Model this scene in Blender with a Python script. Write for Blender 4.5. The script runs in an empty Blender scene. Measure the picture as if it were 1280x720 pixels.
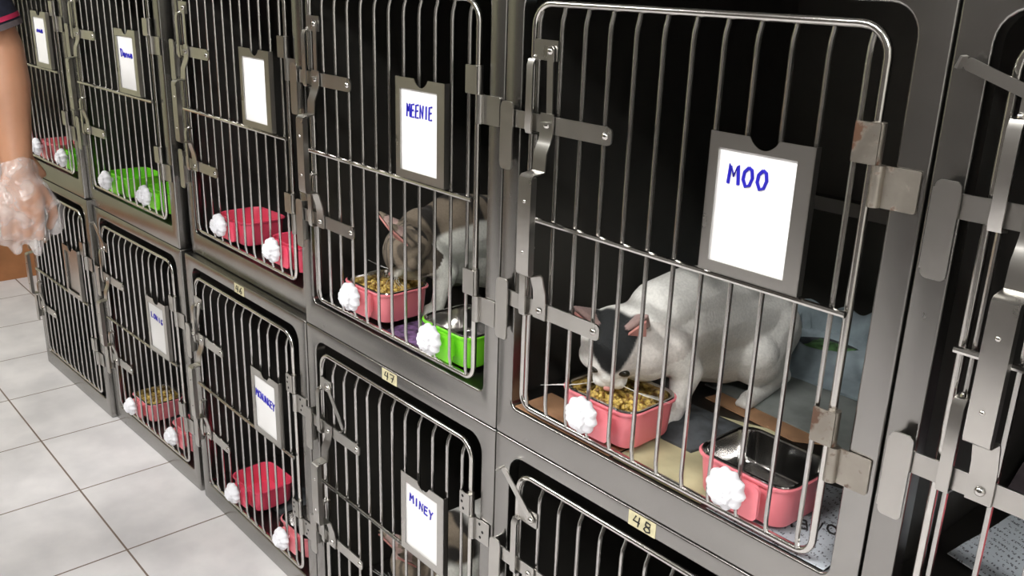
import bpy, math, random
from mathutils import Vector, Matrix, noise
PI = math.pi
sc = bpy.context.scene
C = sc.collection
random.seed(7)

# ------------------------------------------------------------------ materials
def new_mat(name):
    m = bpy.data.materials.new(name); m.use_nodes = True
    return m, m.node_tree, m.node_tree.nodes['Principled BSDF']
def mix_noise(nt, c1, c2, scale, lo=0.4, hi=0.6, detail=4, coord='Object', stretch=None):
    tc = nt.nodes.new('ShaderNodeTexCoord'); n = nt.nodes.new('ShaderNodeTexNoise')
    n.inputs['Scale'].default_value = scale; n.inputs['Detail'].default_value = detail
    src = tc.outputs[coord]
    if stretch:
        mp = nt.nodes.new('ShaderNodeMapping'); mp.inputs['Scale'].default_value = stretch
        nt.links.new(src, mp.inputs['Vector']); src = mp.outputs['Vector']
    nt.links.new(src, n.inputs['Vector'])
    r = nt.nodes.new('ShaderNodeValToRGB')
    r.color_ramp.elements[0].position = lo; r.color_ramp.elements[0].color = (*c1, 1)
    r.color_ramp.elements[1].position = hi; r.color_ramp.elements[1].color = (*c2, 1)
    nt.links.new(n.outputs['Fac'], r.inputs['Fac'])
    return r.outputs['Color'], n.outputs['Fac']
def simple(name, col, rough=0.5, metal=0.0, spec=0.5, noise_scale=None, vary=0.15, trans=0, bump=0, sss=0):
    m, nt, b = new_mat(name)
    b.inputs['Base Color'].default_value = (*col, 1)
    b.inputs['Roughness'].default_value = rough; b.inputs['Metallic'].default_value = metal
    b.inputs['Specular IOR Level'].default_value = spec
    if noise_scale:
        c2 = tuple(min(1, c*(1+vary)) for c in col); c1 = tuple(c*(1-vary) for c in col)
        col_o, fac = mix_noise(nt, c1, c2, noise_scale, 0.35, 0.65)
        nt.links.new(col_o, b.inputs['Base Color'])
        if bump:
            bp = nt.nodes.new('ShaderNodeBump'); bp.inputs['Strength'].default_value = bump; bp.inputs['Distance'].default_value = 0.003
            nt.links.new(fac, bp.inputs['Height']); nt.links.new(bp.outputs['Normal'], b.inputs['Normal'])
    if sss: b.inputs['Subsurface Weight'].default_value = sss; b.inputs['Subsurface Scale'].default_value = 0.01
    return m
def steel_mat(name, c1, c2, rlo, rhi, scale=6, rust=None):
    m, nt, b = new_mat(name)
    b.inputs['Metallic'].default_value = 1.0
    co, fac = mix_noise(nt, c1, c2, scale, 0.35, 0.7, 5)
    mr = nt.nodes.new('ShaderNodeMapRange'); mr.inputs['To Min'].default_value = rlo; mr.inputs['To Max'].default_value = rhi
    n2 = nt.nodes.new('ShaderNodeTexNoise'); n2.inputs['Scale'].default_value = 23; n2.inputs['Detail'].default_value = 6
    tc = nt.nodes.new('ShaderNodeTexCoord'); nt.links.new(tc.outputs['Object'], n2.inputs['Vector'])
    nt.links.new(n2.outputs['Fac'], mr.inputs['Value']); nt.links.new(mr.outputs['Result'], b.inputs['Roughness'])
    out = co
    if rust:
        rc, rf = mix_noise(nt, (0,0,0), (1,1,1), 55, rust, rust+0.08, 6)
        mx = nt.nodes.new('ShaderNodeMix'); mx.data_type = 'RGBA'
        nt.links.new(rc, mx.inputs['Factor']); nt.links.new(co, mx.inputs['A']); mx.inputs['B'].default_value = (0.085,0.042,0.024,1)
        out = mx.outputs['Result']
        inv = nt.nodes.new('ShaderNodeMath'); inv.operation = 'SUBTRACT'; inv.inputs[0].default_value = 1.0
        nt.links.new(rc, inv.inputs[1]); nt.links.new(inv.outputs[0], b.inputs['Metallic'])
    nt.links.new(out, b.inputs['Base Color'])
    return m
M = {}
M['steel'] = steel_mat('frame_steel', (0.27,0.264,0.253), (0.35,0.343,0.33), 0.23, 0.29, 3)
M['rod'] = steel_mat('rod_steel', (0.56,0.545,0.52), (0.60,0.585,0.56), 0.17, 0.20, 6)
M['bar'] = steel_mat('bar_steel', (0.46,0.45,0.435), (0.52,0.51,0.495), 0.18, 0.23, 6)
M['plate'] = steel_mat('latch_steel', (0.44,0.428,0.405), (0.52,0.506,0.48), 0.25, 0.32, 8)
M['rust'] = steel_mat('rusty_hinge_steel', (0.32,0.29,0.25), (0.45,0.42,0.37), 0.30, 0.5, 20, rust=0.55)
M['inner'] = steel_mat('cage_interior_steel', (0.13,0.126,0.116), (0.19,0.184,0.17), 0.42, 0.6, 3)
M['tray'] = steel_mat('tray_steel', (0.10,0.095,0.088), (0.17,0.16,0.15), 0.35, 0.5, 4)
M['mirror'] = steel_mat('bowl_steel', (0.62,0.61,0.60), (0.7,0.69,0.68), 0.08, 0.16, 10)
M['hole'] = simple('hole_dark', (0.01,0.01,0.01), 0.8)
M['pink'] = simple('pink_plastic', (0.84,0.23,0.27), 0.32)
M['hotpink'] = simple('bright_pink_plastic', (0.86,0.085,0.16), 0.30)
M['green'] = simple('green_plastic', (0.22,0.80,0.03), 0.35)
M['white'] = simple('white_plastic', (0.86,0.87,0.92), 0.4)
M['paper'] = simple('card_paper', (0.90,0.90,0.90), 0.7)
M['ink'] = simple('blue_ink', (0.008,0.005,0.42), 0.5)
M['black_ink'] = simple('black_ink', (0.012,0.012,0.012), 0.5)
M['tape'] = simple('beige_tape', (0.62,0.57,0.36), 0.5, noise_scale=60, vary=0.12)
M['cardboard'] = simple('cardboard', (0.34,0.19,0.10), 0.8, noise_scale=20, vary=0.2)
M['khaki'] = simple('khaki_paper', (0.52,0.49,0.30), 0.75, noise_scale=15, vary=0.15)
M['slate'] = simple('slate_cloth', (0.055,0.062,0.068), 0.95, noise_scale=30, vary=0.5, bump=0.4)
M['bluecloth'] = simple('blue_grey_cloth', (0.26,0.32,0.35), 0.95, noise_scale=18, vary=0.28, bump=0.4)
M['darkcloth'] = simple('dark_plum_cloth', (0.045,0.035,0.04), 0.95, noise_scale=22, vary=0.6, bump=0.4)
M['navy'] = simple('navy_cloth', (0.010,0.012,0.028), 0.9, noise_scale=60, vary=0.3)
M['red_trim'] = simple('crimson_trim', (0.42,0.015,0.07), 0.8)
M['grey_trim'] = simple('grey_trim', (0.10,0.08,0.085), 0.8)
M['skin'] = simple('skin', (0.43,0.215,0.125), 0.55, noise_scale=9, vary=0.10, sss=0.08)
M['hair'] = simple('black_hair', (0.012,0.010,0.010), 0.6)
M['eyewhite'] = simple('eye_white', (0.8,0.8,0.78), 0.3)
M['shoe'] = simple('black_shoe', (0.02,0.02,0.02), 0.5)
M['catpink'] = simple('cat_nose_pink', (0.55,0.25,0.22), 0.5)
M['dark'] = simple('cat_eye_dark', (0.02,0.018,0.012), 0.2)
M['whisker'] = simple('whisker_white', (0.85,0.85,0.82), 0.5)
M['olive'] = simple('olive_paint', (0.46,0.45,0.31), 0.6, noise_scale=4, vary=0.08)
M['wallpaint'] = simple('dim_wall_paint', (0.065,0.058,0.052), 0.8, noise_scale=3, vary=0.08)
M['ceil'] = simple('ceiling_paint', (0.22,0.21,0.20), 0.9, noise_scale=3, vary=0.05)
M['lightwall'] = simple('light_wall_paint', (0.62,0.61,0.58), 0.8, noise_scale=3, vary=0.05)
M['wood'] = simple('orange_brown_wood', (0.40,0.17,0.065), 0.5, noise_scale=6, vary=0.2)
M['fixture'] = simple('fixture_white', (0.7,0.7,0.7), 0.5)
# food: chunky yellow-brown
def food_mat():
    m, nt, b = new_mat('cat_food_mix'); co, f = mix_noise(nt, (0.22,0.11,0.03), (0.68,0.50,0.13), 130, 0.38, 0.58, 3)
    nt.links.new(co, b.inputs['Base Color']); b.inputs['Roughness'].default_value = 0.45
    return m
M['food'] = food_mat()
def fur_mat(name='fur'):
    m, nt, b = new_mat(name)
    a = nt.nodes.new('ShaderNodeAttribute'); a.attribute_name = 'Col'
    n = nt.nodes.new('ShaderNodeTexNoise'); n.inputs['Scale'].default_value = 260; n.inputs['Detail'].default_value = 4
    tc = nt.nodes.new('ShaderNodeTexCoord'); nt.links.new(tc.outputs['Object'], n.inputs['Vector'])
    hs = nt.nodes.new('ShaderNodeHueSaturation'); mr = nt.nodes.new('ShaderNodeMapRange')
    mr.inputs['To Min'].default_value = 0.75; mr.inputs['To Max'].default_value = 1.2
    nt.links.new(n.outputs['Fac'], mr.inputs['Value']); nt.links.new(mr.outputs['Result'], hs.inputs['Value'])
    nt.links.new(a.outputs['Color'], hs.inputs['Color']); nt.links.new(hs.outputs['Color'], b.inputs['Base Color'])
    bp = nt.nodes.new('ShaderNodeBump'); bp.inputs['Strength'].default_value = 0.5; bp.inputs['Distance'].default_value = 0.002
    nt.links.new(n.outputs['Fac'], bp.inputs['Height']); nt.links.new(bp.outputs['Normal'], b.inputs['Normal'])
    b.inputs['Roughness'].default_value = 0.9; b.inputs['Sheen Weight'].default_value = 0.05
    return m
M['fur'] = fur_mat()
def news_mat(name, scale=1.0):
    m, nt, b = new_mat(name)
    tc = nt.nodes.new('ShaderNodeTexCoord')
    mp = nt.nodes.new('ShaderNodeMapping'); mp.inputs['Scale'].default_value = (420*scale, 170*scale, 1); mp.inputs['Rotation'].default_value = (0,0,0.4)
    nt.links.new(tc.outputs['Object'], mp.inputs['Vector'])
    n = nt.nodes.new('ShaderNodeTexVoronoi'); n.inputs['Scale'].default_value = 1.0
    nt.links.new(mp.outputs['Vector'], n.inputs['Vector'])
    w = nt.nodes.new('ShaderNodeTexWave'); w.inputs['Scale'].default_value = 30*scale; w.inputs['Distortion'].default_value = 0.3
    w.bands_direction = 'Y'; mp2 = nt.nodes.new('ShaderNodeMapping'); mp2.inputs['Rotation'].default_value = (0,0,0.4)
    nt.links.new(tc.outputs['Object'], mp2.inputs['Vector']); nt.links.new(mp2.outputs['Vector'], w.inputs['Vector'])
    r = nt.nodes.new('ShaderNodeValToRGB'); r.color_ramp.elements[0].position = 0.28; r.color_ramp.elements[1].position = 0.5
    nt.links.new(n.outputs['Distance'], r.inputs['Fac'])
    mx = nt.nodes.new('ShaderNodeMath'); mx.operation = 'MAXIMUM'
    r2 = nt.nodes.new('ShaderNodeValToRGB'); r2.color_ramp.elements[0].position = 0.4; r2.color_ramp.elements[1].position = 0.5
    nt.links.new(w.outputs['Fac'], r2.inputs['Fac'])
    nt.links.new(r.outputs['Color'], mx.inputs[0]); nt.links.new(r2.outputs['Color'], mx.inputs[1])
    mix = nt.nodes.new('ShaderNodeMix'); mix.data_type = 'RGBA'
    nt.links.new(mx.outputs[0], mix.inputs['Factor'])
    mix.inputs['A'].default_value = (0.10,0.10,0.12,1); mix.inputs['B'].default_value = (0.50,0.55,0.60,1)
    nt.links.new(mix.outputs['Result'], b.inputs['Base Color']); b.inputs['Roughness'].default_value = 0.8
    return m
M['news'] = news_mat('newsprint')
def tile_mat():
    m, nt, b = new_mat('floor_tiles')
    tc = nt.nodes.new('ShaderNodeTexCoord'); sp = nt.nodes.new('ShaderNodeSeparateXYZ')
    nt.links.new(tc.outputs['Object'], sp.inputs['Vector'])
    T = 0.354
    def line(sock, off):
        a = nt.nodes.new('ShaderNodeMath'); a.operation = 'ADD'; a.inputs[1].default_value = off; nt.links.new(sock, a.inputs[0])
        d = nt.nodes.new('ShaderNodeMath'); d.operation = 'DIVIDE'; d.inputs[1].default_value = T; nt.links.new(a.outputs[0], d.inputs[0])
        f = nt.nodes.new('ShaderNodeMath'); f.operation = 'FRACT'; nt.links.new(d.outputs[0], f.inputs[0])
        s = nt.nodes.new('ShaderNodeMath'); s.operation = 'SUBTRACT'; s.inputs[1].default_value = 0.5; nt.links.new(f.outputs[0], s.inputs[0])
        ab = nt.nodes.new('ShaderNodeMath'); ab.operation = 'ABSOLUTE'; nt.links.new(s.outputs[0], ab.inputs[0])
        return ab.outputs[0]       # 0.5 on the line
    gx = line(sp.outputs['X'], 1.683 + 20*T); gy = line(sp.outputs['Y'], 0.252 + 20*T)
    mx = nt.nodes.new('ShaderNodeMath'); mx.operation = 'MAXIMUM'; nt.links.new(gx, mx.inputs[0]); nt.links.new(gy, mx.inputs[1])
    st = nt.nodes.new('ShaderNodeMath'); st.operation = 'GREATER_THAN'; st.inputs[1].default_value = 0.4935; nt.links.new(mx.outputs[0], st.inputs[0])
    co, f = mix_noise(nt, (0.66,0.645,0.66), (0.80,0.78,0.79), 7, 0.35, 0.65, 7)
    mix = nt.nodes.new('ShaderNodeMix'); mix.data_type = 'RGBA'
    nt.links.new(st.outputs[0], mix.inputs['Factor']); nt.links.new(co, mix.inputs['A']); mix.inputs['B'].default_value = (0.20,0.15,0.12,1)
    nt.links.new(mix.outputs['Result'], b.inputs['Base Color'])
    b.inputs['Roughness'].default_value = 0.42; b.inputs['Specular IOR Level'].default_value = 0.35
    return m
M['tiles'] = tile_mat()
def glove_mat():
    m, nt, b = new_mat('clear_glove_plastic'); out = nt.nodes['Material Output']
    b.inputs['Base Color'].default_value = (0.85,0.82,0.82,1); b.inputs['Roughness'].default_value = 0.18
    b.inputs['Specular IOR Level'].default_value = 0.9
    tr = nt.nodes.new('ShaderNodeBsdfTransparent'); mx = nt.nodes.new('ShaderNodeMixShader')
    tc = nt.nodes.new('ShaderNodeTexCoord'); n = nt.nodes.new('ShaderNodeTexNoise'); n.inputs['Scale'].default_value = 16
    n.inputs['Distortion'].default_value = 1.5
    nt.links.new(tc.outputs['Object'], n.inputs['Vector'])
    mr = nt.nodes.new('ShaderNodeMapRange'); mr.inputs['From Min'].default_value = 0.35; mr.inputs['From Max'].default_value = 0.7
    mr.inputs['To Min'].default_value = 0.10; mr.inputs['To Max'].default_value = 0.50
    nt.links.new(n.outputs['Fac'], mr.inputs['Value']); nt.links.new(mr.outputs['Result'], mx.inputs['Fac'])
    nt.links.new(tr.outputs[0], mx.inputs[1]); nt.links.new(b.outputs[0], mx.inputs[2]); nt.links.new(mx.outputs[0], out.inputs['Surface'])
    return m
M['glove'] = glove_mat()
def emit_mat(name, col, s):
    m, nt, b = new_mat(name)
    b.inputs['Emission Color'].default_value = (*col, 1); b.inputs['Emission Strength'].default_value = s
    b.inputs['Base Color'].default_value = (0.8,0.8,0.8,1)
    return m
M['lamp'] = emit_mat('lamp_diffuser', (1.0,0.98,0.945), 30)

# ------------------------------------------------------------------ mesh collector
class MB:
    def __init__(s): s.v = []; s.f = []; s.mi = []; s.mats = []
    def mat(s, m):
        if m not in s.mats: s.mats.append(m)
        return s.mats.index(m)
    def add(s, vs, fs, m):
        o = len(s.v); s.v += [tuple(v) for v in vs]; k = s.mat(m)
        for f in fs: s.f.append([i+o for i in f]); s.mi.append(k)
    def box(s, x0, x1, y0, y1, z0, z1, m):
        vs = [(x,y,z) for x in (x0,x1) for y in (y0,y1) for z in (z0,z1)]
        s.add(vs, [(0,1,3,2),(4,6,7,5),(0,4,5,1),(2,3,7,6),(0,2,6,4),(1,5,7,3)], m)
    def tube(s, path, r, m, n=8, closed=False, ry=None, cap=True):
        P = [Vector(p) for p in path]; L = len(P); rings = []
        rad = r if isinstance(r, (list,tuple)) else [r]*L
        prev = None
        for i in range(L):
            if closed: t = (P[(i+1)%L]-P[i-1])
            else: t = P[min(i+1,L-1)]-P[max(i-1,0)]
            t.normalize()
            if prev is None:
                a = Vector((0,1,0)) if abs(t.y) < 0.9 else Vector((1,0,0))
                u = t.cross(a).normalized()
            else:
                u = prev - t*prev.dot(t); u.normalize()
            prev = u; w = t.cross(u).normalized()
            rings.append([P[i]+(u*math.cos(2*PI*k/n)+w*math.sin(2*PI*k/n))*rad[i] for k in range(n)])
        vs = [v for rg in rings for v in rg]; fs = []
        for i in range(L if closed else L-1):
            j = (i+1)%L
            for k in range(n): fs.append((i*n+k, j*n+k, j*n+(k+1)%n, i*n+(k+1)%n))
        if not closed and cap: fs.append(tuple(range(n-1,-1,-1))); fs.append(tuple((L-1)*n+k for k in range(n)))
        s.add(vs, fs, m)
    def poly_y(s, pts, y0, y1, m):          # outline in (x,z), extruded in y
        n = len(pts); vs = [(x,y0,z) for x,z in pts]+[(x,y1,z) for x,z in pts]
        fs = [tuple(range(n)), tuple(range(2*n-1,n-1,-1))]+[(i, i+n, (i+1)%n+n, (i+1)%n) for i in range(n)]
        s.add(vs, fs, m)
    def poly_z(s, pts, z0, z1, m):
        n = len(pts); vs = [(x,y,z0) for x,y in pts]+[(x,y,z1) for x,y in pts]
        fs = [tuple(range(n-1,-1,-1)), tuple(range(n,2*n))]+[(i, (i+1)%n, (i+1)%n+n, i+n) for i in range(n)]
        s.add(vs, fs, m)
    def strip(s, prof, x0, x1, th, m):      # bent flat strip: profile in (y,z), constant width in x
        P = [Vector((0,a,b)) for a,b in prof]; n = len(P); up = []; dn = []
        for i in range(n):
            t = (P[min(i+1,n-1)]-P[max(i-1,0)]).normalized(); q = Vector((0,-t.z,t.y))*th/2
            up.append(P[i]+q); dn.append(P[i]-q)
        loop = up+dn[::-1]; k = len(loop)
        vs = [(x0,v.y,v.z) for v in loop]+[(x1,v.y,v.z) for v in loop]
        fs = [(i,(i+1)%k,(i+1)%k+k,i+k) for i in range(k)]
        for i in range(n-1):
            a,b,c,d = i,i+1,k-2-i,k-1-i
            fs.append((a,d,c,b)); fs.append((a+k,b+k,c+k,d+k))
        s.add(vs, fs, m)
    def cyl(s, c, axis, r, h, m, n=16, r2=None):
        c = Vector(c); a = Vector(axis).normalized()
        s.tube([c, c+a*h], [r, r if r2 is None else r2], m, n)
    def dome(s, c, axis, r, h, m, n=12):
        c = Vector(c); a = Vector(axis).normalized()
        s.tube([c, c+a*h*0.5, c+a*h*0.85, c+a*h], [r, r*0.86, r*0.5, r*0.08], m, n)
    def loft(s, rings, m, cap0=False, cap1=False):
        n = len(rings[0]); vs = [v for r in rings for v in r]; fs = []
        for i in range(len(rings)-1):
            for k in range(n): fs.append((i*n+k, i*n+(k+1)%n, (i+1)*n+(k+1)%n, (i+1)*n+k))
        if cap0: fs.append(tuple(range(n-1,-1,-1)))
        if cap1: fs.append(tuple((len(rings)-1)*n+k for k in range(n)))
        s.add(vs, fs, m)
    def mesh(s, name, smooth=False):
        me = bpy.data.meshes.new(name); me.from_pydata(s.v, [], s.f)
        for m in s.mats: me.materials.append(m)
        me.polygons.foreach_set('material_index', s.mi)
        import bmesh
        bm = bmesh.new(); bm.from_mesh(me); bmesh.ops.recalc_face_normals(bm, faces=bm.faces); bm.to_mesh(me); bm.free()
        if smooth:
            me.polygons.foreach_set('use_smooth', [True]*len(me.polygons))
            try: me.set_sharp_from_angle(angle=math.radians(38))
            except Exception: pass
        me.update(); return me

def link(name, me, parent=None, loc=None, rot=None):
    o = bpy.data.objects.new(name, me); C.objects.link(o)
    if parent: o.parent = parent
    if loc: o.location = loc
    if rot: o.rotation_euler = rot
    return o
def build(mb, name, parent=None, smooth=True, loc=None, rot=None): return link(name, mb.mesh(name, smooth), parent, loc, rot)
def tag(o, label=None, cat=None, group=None, kind=None):
    if label: o['label'] = label
    if cat: o['category'] = cat
    if group: o['group'] = group
    if kind: o['kind'] = kind
    return o
def empty(name, loc=(0,0,0), rz=0, parent=None, scale=None):
    o = bpy.data.objects.new(name, None); C.objects.link(o); o.location = loc; o.rotation_euler = (0,0,rz)
    o.empty_display_size = 0.05
    if scale: o.scale = scale
    if parent: o.parent = parent
    return o
def rrect(x0, x1, z0, z1, r, seg=5):
    rs = r if isinstance(r, (list,tuple)) else [r]*4   # order: bl, br, tr, tl
    pts = []
    for (cx,cz,a0,rr) in ((x0+rs[0],z0+rs[0],PI,rs[0]),(x1-rs[1],z0+rs[1],1.5*PI,rs[1]),(x1-rs[2],z1-rs[2],0,rs[2]),(x0+rs[3],z1-rs[3],0.5*PI,rs[3])):
        for k in range(seg+1):
            a = a0+k*(PI/2)/seg; pts.append((cx+rr*math.cos(a), cz+rr*math.sin(a)))
    return pts

# ------------------------------------------------------------------ handwriting
GL = {
 'M': [[(0,0),(.1,1),(.48,.45),(.82,1),(.95,0)]], 'O': [[(.5,1),(.15,.75),(.08,.35),(.35,0),(.7,.1),(.9,.5),(.8,.9),(.5,1)]],
 'E': [[(.85,1),(.1,.95),(.05,.5),(.0,0),(.8,.03)],[(.05,.5),(.7,.55)]], 'N': [[(0,0),(.08,1),(.8,.05),(.9,1)]],
 'I': [[(.5,1),(.45,0)]], 'Y': [[(0,1),(.45,.5)],[(.95,1),(.45,.5),(.3,-.1)]], 'L': [[(.1,1),(.05,0),(.8,.05)]],
 'G': [[(.9,.85),(.5,1),(.1,.6),(.15,.15),(.6,0),(.9,.35),(.5,.4)]], 'U': [[(0,1),(.05,.2),(.4,0),(.8,.2),(.85,1)]],
 'C': [[(.85,.85),(.45,1),(.1,.55),(.3,.05),(.85,.1)]], 'K': [[(.05,1),(.05,0)],[(.85,1),(.1,.5),(.9,0)]],
 'D': [[(0,1),(.1,0),(.7,.2),(.85,.7),(.5,.95),(-.1,1)]], 'a': [[(.8,.5),(.3,.55),(.1,.2),(.4,0),(.75,.5),(.85,0)]],
 'n': [[(.05,.5),(.1,0)],[(.1,.35),(.5,.55),(.75,.35),(.8,0)]], 'x': [[(.1,.5),(.4,.1),(.5,.5),(.8,.0)]],
 '4': [[(.35,1),(.05,.45),(.8,.42)],[(.75,1),(.6,0)]], '7': [[(.05,.95),(.85,1),(.4,0)],[(.25,.5),(.75,.52)]],
 '8': [[(.35,1),(.25,.62),(.75,.38),(.8,.1),(.4,-.05),(.1,.15),(.3,.45),(.75,.6),(.8,.9),(.35,1)]], '6': [[(.7,1),(.25,.6),(.1,.2),(.45,0),(.75,.25),(.45,.5),(.15,.3)]],
}
def writing(mb, text, x0, z0, x1, h, slope=0, w=0.0013, y=-0.0011, m=None, gap=0.22):
    n = len(text); adv = (x1-x0)/n; m = m or M['ink']
    for i, ch in enumerate(text):
        for st in GL[ch]:
            P = []
            for (a,b) in st:
                X = x0+adv*i+a*adv*(1-gap); P.append((X, y, z0+b*h+(X-x0)*slope))
            mb.tube(P, w, m, 6)

# ------------------------------------------------------------------ cage unit (local: x right 0..0.6, y into the wall, z up)
W, H, D = 0.600, 0.690, 0.70
OX0, OX1, OZ0, OZ1 = 0.034, 0.566, 0.053, 0.663
BAR_X = [0.071+0.04136*i for i in range(12)]
cache = {}
def cached(key, fn):
    if key not in cache: cache[key] = fn()
    return cache[key]
def body_mesh():
    mb = MB(); s = M['steel']
    seg = 6
    inner = rrect(OX0, OX1, OZ0, OZ1, [0.012,0.012,0.03,0.03], seg)
    def outer(i, y): return [(x,y,z) for x,z in rrect(0.0012+i, W-0.0012-i, 0.0008+i, H-0.0008-i, 0.003, seg)]
    def inn(i, y): return [(x,y,z) for x,z in rrect(OX0+i, OX1-i, OZ0+i, OZ1-i, [0.012-i,0.012-i,0.03-i,0.03-i], seg)]
    mb.loft([outer(0,0.035), outer(0,0.003), outer(0.0004,0.0016), outer(0.0013,0.0005), outer(0.0028,0), inn(-0.0030,0), inn(-0.0015,0.0004), inn(-0.0004,0.0015), inn(0,0.003), inn(0,0.022)], s)
    mb.loft([outer(0.003,0.035), outer(0,0.035)], s)
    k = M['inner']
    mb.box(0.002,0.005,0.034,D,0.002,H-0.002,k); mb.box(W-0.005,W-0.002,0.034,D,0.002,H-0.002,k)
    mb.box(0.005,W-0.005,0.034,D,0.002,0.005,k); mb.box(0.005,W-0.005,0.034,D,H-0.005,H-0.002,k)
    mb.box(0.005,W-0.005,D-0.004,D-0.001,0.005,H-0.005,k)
    return mb.mesh('body', True)
def ledge_mesh():
    mb = MB(); mb.box(0.006,W-0.006,D-0.03,D-0.004,0.285,0.31,M['bar']); return mb.mesh('back_rail')
def tray_mesh():
    mb = MB(); t = M['tray']
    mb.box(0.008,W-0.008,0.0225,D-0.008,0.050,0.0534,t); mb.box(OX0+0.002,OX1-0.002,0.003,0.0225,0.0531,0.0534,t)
    return mb.mesh('floor_tray')
def door_frame_mesh():
    mb = MB(); mb.tube([(x,0,z) for x,z in rrect(0.0585,0.5425,0.067,0.643,[0.02,0.02,0.03,0.03],6)], 0.0046, M['rod'], 10, closed=True)
    return mb.mesh('door', True)
def bar_mesh(y=-0.0062):
    mb = MB()
    mb.tube([(0,-0.001,0.069),(0,y*0.65,0.078),(0,y,0.088),(0,y,0.35),(0,y,0.612),(0,y*0.75,0.624),(0,0.0,0.634),(0,0.001,0.641)], 0.0029, M['bar'], 8)
    return mb.mesh('bar', True)
def rod_mesh():
    mb = MB(); mb.tube([(0.056,-0.0122,0.360),(0.3,-0.0124,0.360),(0.546,-0.0122,0.360)], 0.0036, M['rod'], 8); return mb.mesh('cross_rod', True)
def keeper_mesh():
    mb = MB(); mb.poly_y(rrect(0.0145,0.0385,0.0,0.093,0.006,4), -0.0185, -0.0160, M['plate'])
    mb.box(0.0125,0.0150,-0.0175,0.0,0.008,0.085,M['plate']); return mb.mesh('keeper_tab', True)
def arm_mesh():
    mb = MB(); mb.poly_y(rrect(0.022,0.216,-0.0115,0.0115,[0.002,0.008,0.008,0.002],4), -0.0140, -0.0114, M['plate'])
    mb.dome((0.205,-0.0140,0), (0,-1,0), 0.0052, 0.0035, M['rod'], 12); mb.dome((0.105,-0.018,0.0), (0,-1,0), 0.0052, 0.0035, M['rod'], 12)
    return mb.mesh('latch_arm', True)
def guide_mesh():
    mb = MB(); mb.strip([(-0.004,-0.016),(-0.0185,-0.014),(-0.0195,-0.01),(-0.0195,0.074),(-0.017,0.081),(-0.004,0.083)], 0.066, 0.078, 0.0024, M['plate'])
    mb.dome((0.072,-0.012,0.083),(0,0,1),0.003,0.005,M['rod'],8)
    return mb.mesh('latch_guide', True)
def grip_mesh():
    mb = MB()
    prof = [(-0.0162,0.507),(-0.0166,0.490),(-0.0170,0.478),(-0.0205,0.468),(-0.026,0.456),(-0.027,0.440),(-0.028,0.432),(-0.047,0.429),(-0.0500,0.4265),(-0.0508,0.422),
            (-0.0512,0.36),(-0.0508,0.299),(-0.0500,0.2945),(-0.047,0.2925),(-0.028,0.291),(-0.0245,0.287),(-0.0215,0.275),(-0.0175,0.262),(-0.0166,0.250),(-0.0162,0.222)]
    mb.strip(prof, 0.0925, 0.1165, 0.0022, M['plate'])
    for x in (0.0925, 0.1148): mb.box(x, x+0.0017, -0.0505, -0.042, 0.294, 0.427, M['plate'])
    mb.dome((0.1045,-0.0518,0.395),(0,-1,0),0.003,0.002,M['rod'],8); mb.dome((0.1045,-0.0518,0.325),(0,-1,0),0.003,0.002,M['rod'],8)
    return mb.mesh('latch_handle', True)
def linkplate_mesh():
    mb = MB(); mb.poly_y(rrect(0.070,0.114,0.573,0.599,0.002,2), -0.0118, -0.0096, M['plate'])
    mb.dome((0.104,-0.0160,0.586),(0,-1,0),0.0052,0.0035,M['rod'],12)
    return mb.mesh('link_plate', True)
def link_mesh():
    mb = MB(); mb.poly_y(rrect(-0.0055,0.0055,-0.090,0.006,0.0045,3), -0.0156, -0.0136, M['plate'])
    mb.box(-0.0055,0.0055,-0.026,-0.0140,-0.092,-0.0895,M['plate']); return mb.mesh('link_strip', True)
def door_leaf(m, holes):
    mb = MB(); mb.poly_y(rrect(0.526,0.552,0,0.040,0.0015,2), -0.0115, -0.0095, m); mb.cyl((0.5465,-0.004,0),(0,0,1),0.0072,0.040,m,12)
    if holes:
        for (a,b) in ((0.534,0.032),(0.532,0.021),(0.536,0.009)): mb.cyl((a,-0.0114,b),(0,-1,0),0.0028,0.0004,M['hole'],10)
    return mb.mesh('hinge_leaf', True)
def body_leaf(m, holes):
    mb = MB(); mb.poly_y(rrect(0.552,0.594,0,0.041,0.003,3), -0.0035, -0.0012, m); mb.cyl((0.5525,-0.0045,0),(0,0,1),0.0068,0.041,m,12)
    if holes:
        for (a,b) in ((0.570,0.033),(0.578,0.021),(0.572,0.009)): mb.cyl((a,-0.0034,b),(0,-1,0),0.0028,0.0004,M['hole'],10)
    return mb.mesh('frame_hinge', True)
def holder_mesh():          # local: x 0..0.128, z 0..0.157
    mb = MB(); p = M['plate']; w, h = 0.128, 0.157
    mb.box(0.001,w-0.001,-0.0155,-0.0145,0.001,h-0.018,p)                 # back plate
    mb.box(0,0.0125,-0.0215,-0.0203,0,h,p); mb.box(0,0.0012,-0.0215,-0.0145,0,h,p)
    mb.box(w-0.019,w,-0.0215,-0.0203,0,h,p); mb.box(w-0.0012,w,-0.0215,-0.0120,0,h,p)
    mb.box(0.0125,w-0.019,-0.0215,-0.0203,0,0.0135,p); mb.box(0,w,-0.0215,-0.0145,0,0.0012,p)
    # top lip with a scooped notch
    n = []
    zt, zb = h, h-0.0165
    n += [(0.0125,zb),(w-0.019,zb),(w-0.019,zt),(0.086,zt)]
    for k in range(11):
        a = k/10; n.append((0.086-0.036*a, zt-0.0125*math.sin(PI*a)**0.7))
    n += [(0.0125,zt)]
    mb.poly_y(n, -0.0215, -0.0203, p)
    return mb.mesh('card_holder')
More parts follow.
